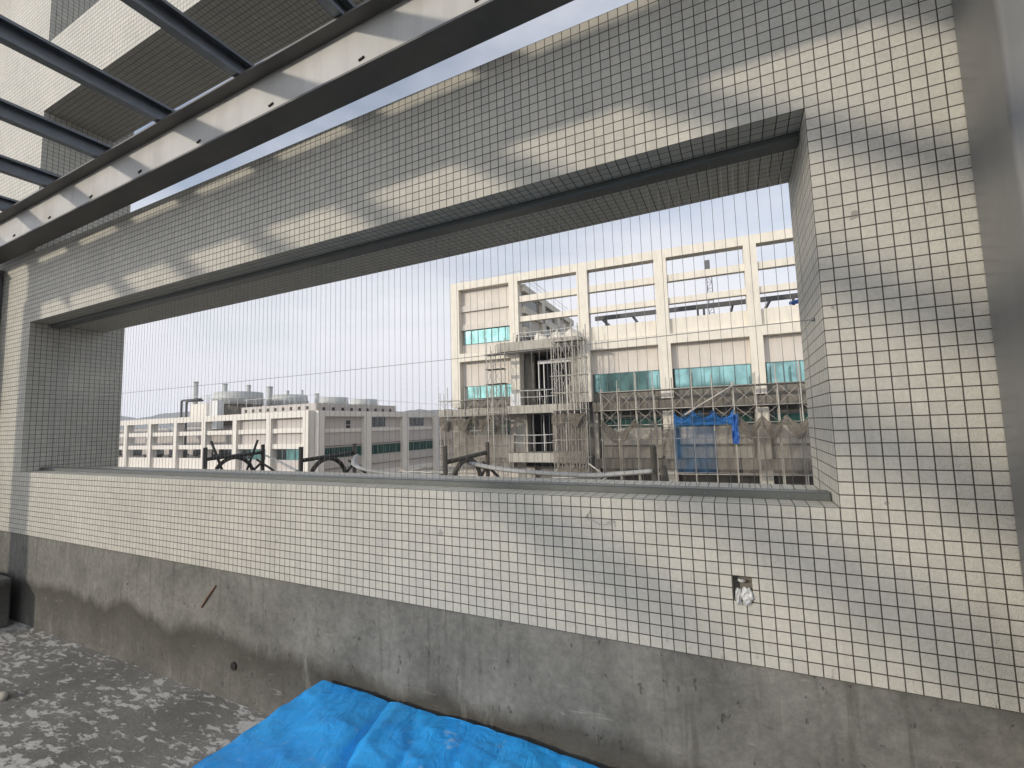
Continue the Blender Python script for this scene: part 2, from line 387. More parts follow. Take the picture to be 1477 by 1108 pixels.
b = MB().vox(xs, ys, zs, solid)
# UVs must keep world tile phase, so geometry is built in world space under a parent whose inverse is applied
o = b.build('tiled_frame', M['tile']); o.parent = wall; o.matrix_parent_inverse = Matrix.Translation(-Vector(wall.location))
o = MB().box(-14, 3.0, 0.014, 0.66, -1.9, -0.652).build('plinth', M['plinth']); o.parent = wall; o.matrix_parent_inverse = Matrix.Translation(-Vector(wall.location))
def wpart(mb, name, mat, par=wall, bevel=0):
    o = mb.build(name, mat, None, bevel); o.parent = par; o.matrix_parent_inverse = Matrix.Translation(-Vector(par.location)); return o
# broken out outlet box
hx, hz = (HX0 + HX1) / 2, (HZ0 + HZ1) / 2
b = MB().box(HX0 + .001, HX1 - .001, 0.046, 0.054, HZ0 + .001, HZ1 - .001)
wpart(b, 'outlet_recess', M['concdk'])
def crumple(cx, cz, w_, h_, y0, seed):
    def f(u, v):
        a = (u - .5) * 2; c = (v - .5) * 2
        n1 = noise.noise(Vector((u * 3 + seed, v * 4, 0))) * 0.35; n2 = noise.noise(Vector((u * 5, v * 5 + seed, 2)))
        k = math.sqrt(max(0, 1 - min(1, (a*a + c*c) * 0.55)))
        return (cx + a * w_ * (1 + n1) * (0.6 + 0.4 * k), y0 - 0.03 * k - 0.012 * n2, cz + c * h_ * (1 + n1 * .6))
    return MB().grid(18, 18, f)
tag(wpart(crumple(-0.348, -0.378, 0.024, 0.036, 0.012, 1.3), 'plastic_bag', M['plastic']), 'white crumpled plastic stuffed in the outlet hole')
wpart(crumple(-0.380, -0.384, 0.013, 0.034, 0.014, 4.1), 'plastic_bag', M['plastic'])
wpart(crumple(-0.365, -0.322, 0.016, 0.006, 0.036, 7.7), 'plastic_bag', M['plastic'])
b = MB().ring([(-0.39 + 0.012 * math.cos(t), 0.036, -0.322 + 0.008 * math.sin(t)) for t in [i * math.pi / 8 for i in range(17)]], 0.0022, 6)
wpart(b, 'conduit_end', M['galv'])
b = MB().ring([(-1.026, -0.004, -0.095), (-1.007, -0.006, -0.072), (-1.002, -0.004, -0.062)], 0.0012, 5)
b.ring([(-1.03, -0.004, -0.098), (-1.01, -0.012, -0.090), (-0.995, -0.016, -0.104), (-0.96, -0.018, -0.122), (-0.93, -0.016, -0.124), (-0.898, -0.01, -0.115), (-0.886, -0.006, -0.107), (-0.895, -0.004, -0.103), (-0.925, -0.008, -0.116)], 0.0011, 5)
b.ring([(-1.02, -0.004, -0.106), (-0.985, -0.012, -0.110), (-0.955, -0.015, -0.127)], 0.001, 5)
b.ring([(-0.886, -0.004, -0.107), (-0.885, -0.006, -0.135)], 0.0012, 5)
tag(wpart(b, 'wire_scrap', M['wire']), 'loose twist of thin wire left on the tiles')
b = MB().ring([(-3.909, 0.010, -0.774), (-3.98, 0.004, -0.85), (-4.073, 0.009, -0.952)], 0.006, 6)
wpart(b, 'rusty_bar', M['rust'])
b = MB().cyl(0, 0, 0, 1, 1)   # drain hole lined with pipe
b = MB().ring([(-3.678, 0.003, -1.299), (-3.678, 0.013, -1.299)], 0.028, 14)
wpart(b, 'drain_pipe', M['dark'])

# ---- unseen parapets added left and behind the camera, heights set by their shade
o = MB().box(-8.9, -8.6, -10.8, -0.31, -1.9, -0.6).build('added_side_parapet', M['tile']); tag(o, 'unseen tiled side parapet added at the left, kept low so the wall stays lit', 'wall')
o = MB().box(-8.6, 6.0, -10.8, -10.5, -1.9, 2.2).build('added_rear_parapet', M['tile']); tag(o, 'unseen tiled rear parapet added behind the camera, its height set by the shadow on the plinth', 'wall')

# ================================================================== safety wire grille
gr = empty('wire_grille', (-3.7, 0.2, 0.0)); tag(gr, 'vertical steel wire safety grille between dark rails across the tiled opening', 'grille')
rail_prof = [(0.155, 0.0), (0.25, 0.0), (0.25, 0.028), (0.243, 0.034), (0.162, 0.034), (0.155, 0.028)]
b = MB().prism(rail_prof, lambda y, z: (-W + .002, y, z + .001), lambda y, z: (-0.006, y, z + .001))
lo = wpart(b, 'bottom_rail', M['rail'], gr)
for k in range(22):
    x = -0.16 - k * 0.335
    wpart(MB().ring([(x, 0.155, 0.017), (x, 0.151, 0.017)], 0.004, 8), 'screw', M['galv'], gr)
b = MB().prism(rail_prof, lambda y, z: (-W + .002, y + .01, 1.649 - z), lambda y, z: (-0.003, y + .01, 1.649 - z))
wpart(b, 'top_rail', M['rail'], gr)
xs_w = [-0.034 - i * 0.0497 for i in range(147)]
rest = MB()
for i, x in enumerate(xs_w):
    j = random.uniform(-0.003, 0.003)
    if i < 96: wpart(MB().tube((x + j, 0.205, 0.034), (x + j * .5, 0.208, 1.616), 0.0012, 5), 'wire', M['wire'], gr)
    else: rest.tube((x + j, 0.205, 0.034), (x + j * .5, 0.208, 1.616), 0.0012, 5)
tag(wpart(rest, 'distant_wire', M['wire'], gr), kind='stuff')
pts = [(-W + .002 + (W - .004) * t, 0.197, 0.785 - 0.012 * math.sin(math.pi * t)) for t in [i / 24 for i in range(25)]]
wpart(MB().ring(pts, 0.0019, 5), 'cross_wire', M['wire'], gr)
wpart(MB().ring([(0.0, 0.197, 0.785), (-0.014, 0.197, 0.785)], 0.008, 8), 'anchor', M['galv'], gr)

# ================================================================== steel canopy over the terrace
SL = 0.015
zb = lambda x: 2.497 + SL * (x + 4)
def hbeam(name, yc, x0, x1, label):
    H, hb, tf, tw = 0.41, 0.10, 0.014, 0.010
    t = empty(name, (x0, yc, zb(x0))); tag(t, label, 'beam'); Lx = x1 - x0
    def bar(n_, y0, y1, z0, z1, mat):
        MB().prism([(y0, z0), (y1, z0), (y1, z1), (y0, z1)], lambda y, z: (0, y, z), lambda y, z: (Lx, y, z + SL * Lx)).build(n_, mat, t)
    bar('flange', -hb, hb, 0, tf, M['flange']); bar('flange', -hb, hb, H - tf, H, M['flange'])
    bar('web', -tw/2, tw/2, tf, H - tf, M['beam'])
    return t
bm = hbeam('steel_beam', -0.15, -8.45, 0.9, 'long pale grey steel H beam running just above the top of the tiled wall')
for k in range(9):
    x = -1.467 - 0.848 * k + 8.45
    z = SL * x + 0.155
    MB().ring([(x - .022, -0.0075, z - .004), (x + .022, -0.0075, z + .005)], 0.008, 8).build('slot', M['dark'], bm)
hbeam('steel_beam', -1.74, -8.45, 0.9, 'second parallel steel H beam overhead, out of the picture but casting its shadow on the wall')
# posts
def post(name, x0, x1, y0, y1, z0, z1, label, r=0.02):
    t = empty(name, ((x0+x1)/2, (y0+y1)/2, z0)); tag(t, label, 'post')
    hx_, hy_ = (x1-x0)/2, (y1-y0)/2; pr = []
    for cx_, cy_, a0 in ((hx_-r, hy_-r, 0), (-hx_+r, hy_-r, 90), (-hx_+r, -hy_+r, 180), (hx_-r, -hy_+r, 270)):
        for q in range(7):
            a = R(a0 + q * 15); pr.append((cx_ + r * math.cos(a), cy_ + r * math.sin(a)))
    b = MB().prism(pr, lambda x, y: (x, y, 0), lambda x, y: (x, y, z1 - z0), smooth=True)
    b.build('shaft', M['post'], t); return t
pr_ = post('steel_post', 0.487, 0.787, -0.291, -0.004, -1.545, zb(0.64), 'grey square steel post with rounded corners at the right end of the tiled wall')
b = MB().box(-0.151, -0.149, -0.143, -0.135, 1.235, 1.30); b.box(-0.151, -0.13, -0.146, -0.1435, 1.235, 1.30)
b.build('tape', M['tape'], pr_)
post('steel_post', -8.45, -8.15, -1.89, -1.59, -1.545, zb(-8.3), 'square steel post carrying the second beam at the far left, outside the picture')
post('steel_post', 0.49, 0.79, -1.89, -1.59, -1.545, zb(0.64), 'square steel post carrying the second beam on the right, outside the picture')
pl_ = post('steel_post', -8.45, -8.15, -0.31, -0.004, -1.545, 2.34, 'dark square steel post with cap plate at the far left end of the tiled wall')
b = MB().box(-0.18, 0.18, -0.18, 0.151, 2.34 + 1.545, 2.365 + 1.545); b.build('cap_plate', M['post'], pl_)
b = MB().box(-0.10, 0.10, -0.10, 0.10, 2.365 + 1.545, zb(-8.3) + 1.545); b.build('neck', M['post'], pl_)
# purlins
def purlin(x, y0, y1, label, group):
    H, B, Lp, t_ = 0.15, 0.068, 0.022, 0.0035
    pr = [(0,0),(B,0),(B,Lp),(B-t_,Lp),(B-t_,t_),(t_,t_),(t_,H-t_),(B-t_,H-t_),(B-t_,H-Lp),(B,H-Lp),(B,H),(0,H)]
    z = zb(x + .03) + 0.413
    b = MB().prism(pr, lambda a, c: (a, 0, c), lambda a, c: (a, y0 - y1, c))
    o = b.build('purlin', M['galv']); o.location = (x, y1, z)
    return tag(o, label, 'purlin', group)
ordn = ['first', 'second', 'third', 'fourth', 'fifth', 'sixth']
for k in range(6):
    purlin(-2.45 - k * 1.003, -10.6 if k < 5 else -7.0, -0.07, f'grey C section purlin meeting the pale beam, {ordn[k]} from the right in view', 'purlins resting on the pale steel beam')
for x in (-1.445, -0.44, 0.56):
    purlin(x, -10.6, -0.07, 'grey C section purlin overhead past the right edge of the view', 'purlins overhead outside the view')
purlin(-8.40, -3.5, -0.07, 'grey C section purlin over the far left steel post', 'purlins overhead at the left end')

# ================================================================== blue tarpaulin over a pile
TX0, TX1, TY0, TY1 = -2.74, -0.80, -1.55, -0.035
rt_ = random.Random(5); TF = []
for i in range(18):
    th = rt_.gauss(0.35, 0.55); TF.append((math.cos(th), math.sin(th), rt_.uniform(-.1, 1.2) * math.cos(th) + rt_.uniform(0, 1) * math.sin(th), (-1) ** i * rt_.uniform(.03, .085)))
_g = [(i / 12, j / 12) for i in range(13) for j in range(13)]
TM = sum(am * abs(p * a + q * b_ - c_) for a, b_ in _g for p, q, c_, am in TF) / len(_g)
def tarp(u, v):
    e = 0.22
    U = -e + u * (1 + 2 * e); V = -e + v * (1 + 2 * e)
    x = TX0 + (TX1 - TX0) * min(1, max(0, U)); y = TY0 + (TY1 - TY0) * min(1, max(0, V))
    dx = max(0, -U, U - 1) / e; dy = max(0, -V, V - 1) / e
    d = max(dx, dy)
    top = -1.195 - 0.012 * (0.5 - 0.5 * math.cos(3.2 * U * math.pi)) - 0.03 * max(0, 1 - V) + 0.006 * math.sin(9 * U + 3 * V)
    n = -TM
    for (p, q, c_, am) in TF: n += am * abs(p * U + q * V - c_)
    n += noise.noise(Vector((U * 3, V * 3, 0.3))) * 0.012 + noise.noise(Vector((U * 22, V * 18, 2.3))) * 0.0022
    for (u0, sl_, dp, wd, v0) in ((.27, .24, .050, .016, -.2), (.31, .20, -.026, .030, -.2), (.09, .05, .016, .02, .5), (.44, .10, .030, .022, .35), (.47, -.06, -.016, .02, .4), (.56, .16, .022, .018, .2),
                                  (.66, .04, .026, .02, .3), (.70, .15, -.016, .025, .3), (.80, .22, .022, .02, .1), (.90, .05, .024, .018, .3), (.15, -.22, .014, .02, .0), (.37, .42, .018, .016, -.2), (.62, -.3, .014, .016, -.1)):
        q_ = U - u0 - sl_ * (1 - V) - .012 * noise.noise(Vector((V * 6, u0 * 9, 1)))
        n -= (dp if u0 == .27 else .72 * dp) * math.exp(-abs(q_) / wd) * min(1, max(0, (V - v0) * 2.2))
    n += .062 * max(0, U) ** 2 + .008 * abs(math.sin(8.5 * U + 2.2 * V + .8)) - .022 * abs(noise.noise(Vector((U * 8 + V * 5, V * 6 - U * 3, 2.2)))) - .012 * abs(noise.noise(Vector((U * 17 - V * 7, V * 13 + U * 6, 5.2)))) + .035 * math.exp(-((U - .985) / .05) ** 2 - ((V - 1) / .12) ** 2)
    n += .012 * max(0, noise.noise(Vector((U * 11 + V * 3, V * 5, 7.7)))) 
    r_ = 0.5 * d * d if d < 0.4 else None
    k = d ** 1.15
    z = top + n * (1 - 0.5 * d) * (1 - 0.65 * max(0, min(1, (V - .8) / .2))) - (top + 1.535) * min(1, max(0, (d - 0.10) / 0.90)) ** 1.2
    fl = 0.10 * d
    fold = 0.05 * d * (math.sin((U if dy > dx else V) * 34 + 3 * noise.noise(Vector((U * 4, V * 4, 9)))) )
    if dx > 0: x += (1 if U > 1 else -1) * (fl * dx + (fold if dx >= dy else 0))
    if dy > 0 and V < 0: y -= fl * dy + fold * 0.8
    if dy > 0 and V > 1: y += min(0.035, fl * dy) 
    return (x, y, max(z, -1.538))
o = MB().grid(240, 200, tarp).build('tarpaulin', M['tarp']); tag(o, 'crumpled bright blue plastic tarpaulin covering a low pile beside the plinth', 'tarpaulin')
so_ = o.modifiers.new('thick', 'SOLIDIFY'); so_.thickness = 0.002; so_.offset = -1
# ---- concrete block below the left post
def blk(u, v):
    return None
b = MB().box(-8.14, -7.15, -0.52, -0.07, -1.545, -1.06)
o = b.build('concrete_block', M['plinth'], None, 0.018); tag(o, 'rough grey concrete block on the floor below the left steel post', 'block')
o = MB().ring([(-5.40, -0.66, -1.53), (-5.33, -0.64, -1.527), (-5.27, -0.66, -1.533)], [0.02, 0.03, 0.012], 7).build('rubble', M['conc'])
tag(o, 'small lump of brown rubble lying on the flaking floor', 'rubble')
o = MB().ring([(-2.98, -0.50, -1.54), (-2.93, -0.44, -1.51), (-2.86, -0.38, -1.53)], [0.015, 0.03, 0.02], 7).build('rubble', M['rust'])
tag(o, 'dark brown lump at the left edge of the blue tarpaulin', 'rubble')

# ================================================================== the block opposite, still being built (right)
GZ = -19.0
YAW2 = R(3.1)
AX, AY = -21.51, 30.0
bd = empty('office_block', (AX, AY, GZ), YAW2)
tag(bd, 'cream office block under construction with open roof frames and unfinished balconies', 'building')
def bp(mb, name, mat, par=bd, ss=None):
    mb.v = [(a, b_, c - GZ) for a, b_, c in mb.v]; return mb.build(name, mat, par)
cols = [(0, .77), (5.36, 6.13), (10.94, 11.75), (16.58, 17.4), (22.28, 23.05), (27.9, 28.7), (33.5, 34.3)]
incol = lambda x: any(a < x < b_ for a, b_ in cols)
xs = sorted({v for c in cols for v in c}); ys = [0, .18, .3, .6, .76]
zs = [1.9, 5.68, 6.35, 7.46, 8.50, 8.92, 10.10, 10.58, 11.78, 12.40]
def sol(x, y, z):
    if incol(x): return True
    if z > 11.78: return True
    if x < 5.4: return 5.68 < z < 6.35
    if x < 11: return .18 < y < .6 and (8.50 < z < 8.92 or 10.10 < z < 10.58)
    if 5.68 < z < 6.35: return True
    if 6.35 < z < 7.46: return .3 < y < .6
    return .18 < y < .6 and (8.50 < z < 8.92 or 10.10 < z < 10.58)
bp(MB().vox(xs, ys, zs, sol), 'facade_frame', M['cream'])
# joint grooves along the frame
for a, c in [(.77, 5.36), (11.75, 16.58), (17.4, 22.28), (23.05, 27.9)]:
    bp(MB().box(a, c, -0.006, 0.0, 6.335, 6.365), 'joint_line', M['panel'])
# recessed wall panels, ledges and windows of the closed bays
def window(x0, x1, z0, z1, y, n, gl, par=bd, fw_=0.05):
    g = bp(MB().box(x0, x1, y, y + .04, z0, z1), 'window', gl, par)
    f = MB()
    f.box(x0, x1, y - .05, y - .002, z1 - fw_, z1).box(x0, x1, y - .05, y - .002, z0, z0 + fw_)
    for i in range(n + 1):
        x = x0 + (x1 - x0) * i / n
        f.box(x - .022, x + .022, y - .045, y - .003, z0 + fw_, z1 - fw_)
    f.v = [(a, b_, c - GZ) for a, b_, c in f.v]; fo = f.build('frame', M['mull']); fo.parent = g
    return g
def panel(x0, x1, z0, z1, y0=.55, y1=.755, mat='panel'): return bp(MB().box(x0, x1, y0, y1, z0, z1), 'wall_panel', M[mat])
panel(.772, 5.358, 8.37, 11.78); panel(.772, 5.358, 6.35, 7.16)
bp(MB().box(.774, 5.356, .34, .549, 9.95, 10.45), 'ledge', M['panel']); bp(MB().box(.774, 5.356, .36, .549, 8.372, 8.85), 'ledge', M['panel'])
window(1.0, 5.355, 7.16, 8.368, .56, 7, M['teal'])
panel(.772, 5.358, 3.65, 5.68); panel(.772, 5.358, 1.9, 2.58, mat='concdk')
window(1.15, 5.355, 2.58, 3.648, .56, 7, M['teal'])
for a, c, n in [(11.752, 16.578, 5), (17.402, 22.278, 5), (23.052, 27.898, 5), (28.702, 33.498, 5)]:
    panel(a, c, 3.95, 5.68); panel(a, c, 1.84, 2.56, mat='concdk')
    window(a + .12, c - .02, 2.56, 3.948, .56, n, M['teal2'])
# bodies
bp(MB().box(0.05, 6.08, .765, 16, GZ, 11.7), 'rear_wing', M['panel'])
xs = [6.09, 6.15, 10.92, 40]; ys = [.765, .95, 3.2, 16]; zs = [GZ, -2.9, 1.2, 1.9, 6.05, 6.33]
def sol(x, y, z):
    rec = 6.15 < x < 10.92 and (y < 3.2) and (1.9 < z < 6.05 or -2.9 < z < 1.2)
    return not rec
bp(MB().vox(xs, ys, zs, sol), 'main_wall', M['concdk'])
# side face of the rear wing seen through the open frame
b = MB()
for z0, z1 in [(11.15, 11.72), (9.35, 9.95), (7.5, 8.2)]: b.box(6.085, 6.40, .80, 16, z0, z1)
for y0 in (5.2, 9.8, 14.4): b.box(6.085, 6.40, y0, y0 + .8, 6.34, 11.14)
bp(b, 'side_ledge', M['cream'])
for z0, z1, ya, yb in [(9.96, 11.0, 1.0, 5.0), (8.25, 9.2, 1.0, 2.6), (8.4, 9.3, 6.2, 9.7), (6.6, 7.45, 1.2, 5.0), (6.6, 7.45, 6.2, 9.7), (9.96, 11.0, 6.2, 9.7)]:
    bp(MB().box(6.08, 6.13, ya, yb, z0, z1), 'side_window', M['dkglass'])
# roof guard rail
b = MB()
for t in range(9):
    b.tube((.3 + t * .7, 1.2, 12.0), (.3 + t * .7, 1.2, 13.0), .022, 5)
b.tube((.3, 1.2, 13.0), (5.9, 1.2, 13.0), .025, 5).tube((.3, 1.2, 12.6), (5.9, 1.2, 12.6), .018, 5)
b.tube((5.9, 1.2, 13.0), (5.9, 15.5, 13.0), .025, 5).tube((.3, 1.2, 13.0), (.3, 15.5, 13.0), .025, 5).tube((5.9, 1.2, 12.6), (5.9, 15.5, 12.6), .018, 5)
for t in range(12): b.tube((5.9, 2.4 + t * 1.2, 11.7), (5.9, 2.4 + t * 1.2, 13.0), .022, 5)
bp(b, 'roof_railing', M['white'])
bp(MB().box(.5, 5.6, 1.6, 2.0, 11.7, 12.75), 'roof_kerb', M['white'])
# unfinished balconies
def balcony(x0, x1, y0, z0, z1): return bp(MB().box(x0, x1, y0, .75, z0, z1), 'balcony', M['conc'])
balcony(4.71, 11.22, -1.2, 5.98, 6.66)
balcony(5.48, 11.17, -1.2, 1.19, 1.80)
balcony(5.48, 11.05, -1.2, -2.42, -1.75)
bp(MB().box(-1.0, 5.40, -.6, .54, 1.22, 1.72), 'slab_edge', M['conc'])
bp(MB().box(11.80, 40, -.18, .54, 1.13, 1.80), 'slab_edge', M['concdk'])
bp(MB().box(11.80, 40, -.16, .54, -2.9, -2.24), 'slab_edge', M['concdk'])
bp(MB().box(-.4, 5.46, -.16, .54, -2.9, -2.30), 'slab_edge', M['conc'])
# doorway glazing and rough columns behind the balconies
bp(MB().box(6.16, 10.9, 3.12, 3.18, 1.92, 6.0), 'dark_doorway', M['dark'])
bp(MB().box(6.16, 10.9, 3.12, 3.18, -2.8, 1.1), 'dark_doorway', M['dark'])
bp(MB().box(6.16, 6.95, .96, 1.3, 1.92, 6.04), 'rough_column', M['concdk'])
bp(MB().box(10.1, 10.9, .5, 1.3, 1.92, 5.97), 'rough_column', M['conc'])
bp(MB().box(5.5, 6.5, .3, 1.2, -2.24, 1.18), 'rough_column', M['conc'])
bp(MB().box(5.6, 6.9, .5, 1.2, -7, -2.92), 'rough_column', M['conc'])
f = MB().box(7.3, 10.0, .92, 1.0, 5.10, 5.36)
for x in (7.32, 7.75, 8.75, 9.55): f.box(x, x + .07, .93, .99, 1.9, 5.1)
bp(f, 'door_frame', M['white'])
f = MB()
for x in (6.7, 7.6, 8.5, 9.4): f.box(x, x + .06, .93, .99, -1.74, 1.18)
bp(f, 'door_frame', M['white'])
# storeys under the netting
xs = [-0.4, 0.5, 5.36]; 
for (a, c) in [(11.8, 12.1), (16.6, 17.4), (22.28, 23.05), (27.9, 28.7)]:
    bp(MB().box(a, c, .1, .76, -8, 1.12), 'rough_column', M['conc'])
for (a, c) in [(12.4, 16.4), (17.6, 22.1), (23.3, 27.7)]:
    bp(MB().box(a, c, .60, .76, -1.30, -.12), 'spandrel', M['panel'])
    window(a, c, -.10, .62, .64, 5, M['green'])
    bp(MB().box(a, c, .56, .76, -2.22, -1.45), 'spandrel', M['conc'])
    bp(MB().box(a - .2, c + .1, .50, .76, -8, -2.92), 'shade_panel', M['void'])  # dark panel painted as the unlit undercroft below the nets
bp(MB().box(.3, 5.2, .45, .76, -2.2, -.4), 'spandrel', M['panel'])
window(1.4, 4.8, -.38, .75, .64, 5, M['green'])
bp(MB().box(-.05, 1.1, .2, .76, -2.28, 1.2), 'rough_column', M['conc'])
bp(MB().box(6.0, 7.0, .3, .92, -6, -3), 'rough_column', M['conc'])
for a_, z0, z1 in ((16.62, -.25, 1.02), (22.32, .05, 1.05)): bp(MB().box(a_, a_ + .76, .02, .095, z0, z1), 'tile_cladding', M['cream'])
# steel roof frame on the roof terrace opposite
st = empty('roof_steelwork', (AX, AY, GZ), YAW2); tag(st, 'dark steel beam with purlins on posts behind the open frames of the block opposite', 'steelwork')
bp(MB().box(11.6, 34, 2.9, 3.05, 8.50, 8.84), 'beam', M['steel2'], st)
for x in (12.4, 19.6, 22.6, 25.3, 30.6): bp(MB().box(x, x + .16, 2.9, 3.06, 6.34, 8.49), 'post', M['steel2'], st)
for k in range(9):
    x = 12.0 + k * 2.4
    bp(MB().box(x, x + .12, 3.06, 9.0, 8.62, 8.84), 'purlin', M['steel2'], st)
o = bp(MB().ring([(25.0, 2.2, 8.02), (25.6, 2.2, 8.10), (26.6, 2.2, 8.06)], [.10, .16, .12], 8), 'rolled_sheet', M['bluecloth'], None)
o.location = (AX, AY, GZ); o.rotation_euler = (0, 0, YAW2); tag(o, 'rolled bright blue sheet on the roof terrace opposite, at the right of the opening', 'sheet')

# ------------------------------------------------------------------ scaffolds (each one a thing)
def scaffold(label, sl_, zl, y0, y1, top=0.4, foot=-8.0, braces=True, decks=(), toprail=True, group=None):
    t = empty('scaffold', (AX, AY, GZ), YAW2); tag(t, label, 'scaffold', group)
    for x in sl_:
        for y in (y0, y1):
            j = random.uniform(-.03, .03); h = zl[-1] + top * random.choice((.2, .6, 1.0, 1.0))
            bp(MB().tube((x + j, y, foot), (x - j, y, h), .036, 6), 'upright', M['scaf'], t)
    for z in zl:
        for y in (y0, y1):
            bp(MB().tube((sl_[0] - .12, y - .04, z + random.uniform(-.03, .03)), (sl_[-1] + .12, y - .04, z + random.uniform(-.03, .03)), .027, 5), 'ledger', M['scaf'], t)
    if braces:
        for a, c in zip(sl_, sl_[1:]):
            for z0, z1 in zip(zl, zl[1:]):
                if z1 - z0 > 2.2 or random.random() < .15: continue
                b = MB().tube((a, y0 + .05, z0), (c, y0 + .05, z1), .017, 4).tube((c, y0 + .08, z0), (a, y0 + .08, z1), .017, 4)
                bp(b, 'brace', M['scaf'], t)
    for z, a, c in decks:
        bp(MB().box(a, c, y0 + .03, y1 - .03, z - .06, z), 'deck', M['scafdk'], t)
    for x in sl_:
        for z in zl: bp(MB().tube((x, y0, z - .03), (x, y1, z - .03), .02, 4), 'transom', M['scaf'], t)
    return t
scaffold('tall braced scaffold tower at the right corner of the unfinished balconies', [9.37, 9.92, 10.48, 10.95, 11.38, 11.78], [-3.2, -2.0, -.8, .4, 1.3, 2.52, 3.75, 4.96, 6.21], -2.0, -1.35, 1.2, decks=[(6.25, 9.6, 11.78), (1.3, 9.3, 11.8)])
scaffold('narrow scaffold tower against the left edge of the uppermost balcony', [4.20, 4.62, 5.36], [1.3, 2.49, 3.53, 4.65, 5.78], -1.9, -1.2, 1.3, decks=[(3.53, 4.0, 5.6), (4.65, 4.0, 5.5), (5.78, 4.0, 5.3)])
scaffold('low scaffold standing along the left corner of the unfinished block', [-.38, .30, 1.5, 2.7, 3.9, 5.2], [-2.4, -1.2, 0, 1.15, 2.40], -1.25, -.65, 1.1, decks=[(2.42, 1.6, 5.2), (1.17, -.3, 5.2)])
scaffold('long scaffold run along the lower storeys below the teal window band', [12.61, 13.79, 15.0, 16.19, 17.37, 18.58, 19.82, 21.02, 22.26, 23.5, 24.7, 25.9, 27.1], [-3.10, -.83, .10, 1.18, 2.44], -1.2, -.55, 1.3, decks=[(2.44, 12.5, 27.1), (1.18, 12.5, 27.1)])
o = bp(MB().tube((21.05, -1.45, 2.45), (18.9, -1.5, 1.2), .055, 7).tube((18.9, -1.5, 1.2), (18.1, -1.55, .68), .06, 7), 'diagonal_prop', M['scaf'], None); o.location = (AX, AY, GZ); o.rotation_euler = (0, 0, YAW2); tag(o, 'thick pale tube laid diagonally across the long scaffold above the blue sheeting', 'prop')
# outrigger struts below the tower
o = MB().tube((9.2, -2.1, -3.4), (13.0, -2.1, -3.3), .05, 6).tube((11.8, -2.1, -2.4), (13.0, -2.1, -3.3), .05, 6).tube((13.0, -2.1, -3.3), (12.0, -2.0, -4.0), .05, 6).tube((9.2, -2.1, -3.4), (9.7, -2.0, -2.5), .04, 6)
o = bp(o, 'outrigger', M['scaf'], None); o.location = (AX, AY, GZ); o.rotation_euler = (0, 0, YAW2); tag(o, 'pale triangular outrigger tubes at the foot of the braced scaffold tower', 'outrigger')
o = MB()
for k in range(5): o.tube((-3.5 + k * .9, -2.4 - .1 * k, -3.3 + .15 * (k % 2)), (-1.5 + k * 1.1, -1.6, -2.8 - .2 * (k % 2)), .035, 5)
o.tube((-3.6, -2.4, -3.1), (3.5, -2.2, -3.2), .05, 6).tube((-3.4, -2.5, -2.9), (-1.2, -2.2, -4.0), .05, 6)
o = bp(o, 'outrigger', M['scaf'], None); o.location = (AX, AY, GZ); o.rotation_euler = (0, 0, YAW2); tag(o, 'tangle of loose scaffold tubes sticking out at the left foot of the block', 'outrigger')

# ------------------------------------------------------------------ netting and sheets hung on the scaffolds
def net(name, x0, x1, z0, z1, y, mat, label, cat, seed, sag=.25, nu=60, nv=40, fold=.10, swag=5, grp=None, hem=0):
    def f(u, v):
        x = x0 + (x1 - x0) * u
        drop = sag * abs(math.sin(math.pi * u * swag)) ** 1.2 * v ** 3
        z = z0 + (z1 - z0) * v - drop + .05 * noise.noise(Vector((u * 9 + seed, 0, 0))) * (1 - v)
        yy = y + 0.13 * v * v * math.sin(7 * noise.noise(Vector((u * 2.2 + seed, v * 2.0, 3))) + u * 5) + fold * noise.noise(Vector((u * 5 + seed, v * 4, seed))) + .35 * fold * v * noise.noise(Vector((u * 16, v * 7, seed))) + .12 * math.sin(math.pi * u * swag * 2 + v * 2) * fold * 3 * v
        return (x + .06 * noise.noise(Vector((u * 5, v * 6, seed + 4))), yy, z)
    o = bp(MB().grid(nu, nv, f), name, M[mat], None)
    if hem:
        def g(u, v):
            x, y_, z = f(u, 1.0); q = abs(math.sin(math.pi * u * swag + .4)) ** .7
            y2 = y_ - .06 - .10 * math.sin(u * swag * 9 + 4 * noise.noise(Vector((u * 6, v * 2, seed)))) * (1 - .5 * v)
            return (x + .10 * (1 - v) * noise.noise(Vector((u * 8, v * 3, seed))), y2, z - (1 - v) * (.35 + hem * q))
        bp(MB().grid(nu, 16, g), 'folded_hem', M['hem'], o)
    o.location = (AX, AY, GZ); o.rotation_euler = (0, 0, YAW2)
    return tag(o, label, cat, grp)
net('safety_net', -.36, 2.7, -2.55, 1.12, -1.34, 'net', 'brown safety netting over the low scaffold, its far left half', 'netting', 1.2, .30, swag=2, hem=.55)
net('safety_net', 2.75, 5.24, -2.45, 1.14, -1.36, 'net', 'brown safety netting with ripped top beside the dark open doorway', 'netting', 4.7, .35, swag=2, hem=.55)
net('safety_net', 9.29, 11.76, -2.42, 1.12, -2.12, 'net', 'brown safety net on the lower part of the braced scaffold tower', 'netting', 8.1, .12, swag=2, hem=.55)
net('safety_net', 9.5, 11.72, -3.35, -2.46, -2.10, 'net', 'short brown net strip at the foot of the braced scaffold tower', 'netting', 9.3, .1, 30, 14, swag=2)
net('safety_net', 12.6, 15.02, -3.05, .60, -1.32, 'netdk', 'dark grey safety net on the long scaffold beside the tower', 'netting', 2.9, .9, swag=1, hem=.55)
net('safety_net', 15.05, 16.25, -3.05, .55, -1.32, 'netdk', 'narrow dark net on the long scaffold with a slack top, before the orange brown cloth', 'netting', 3.7, .5, 30, 40, swag=1)
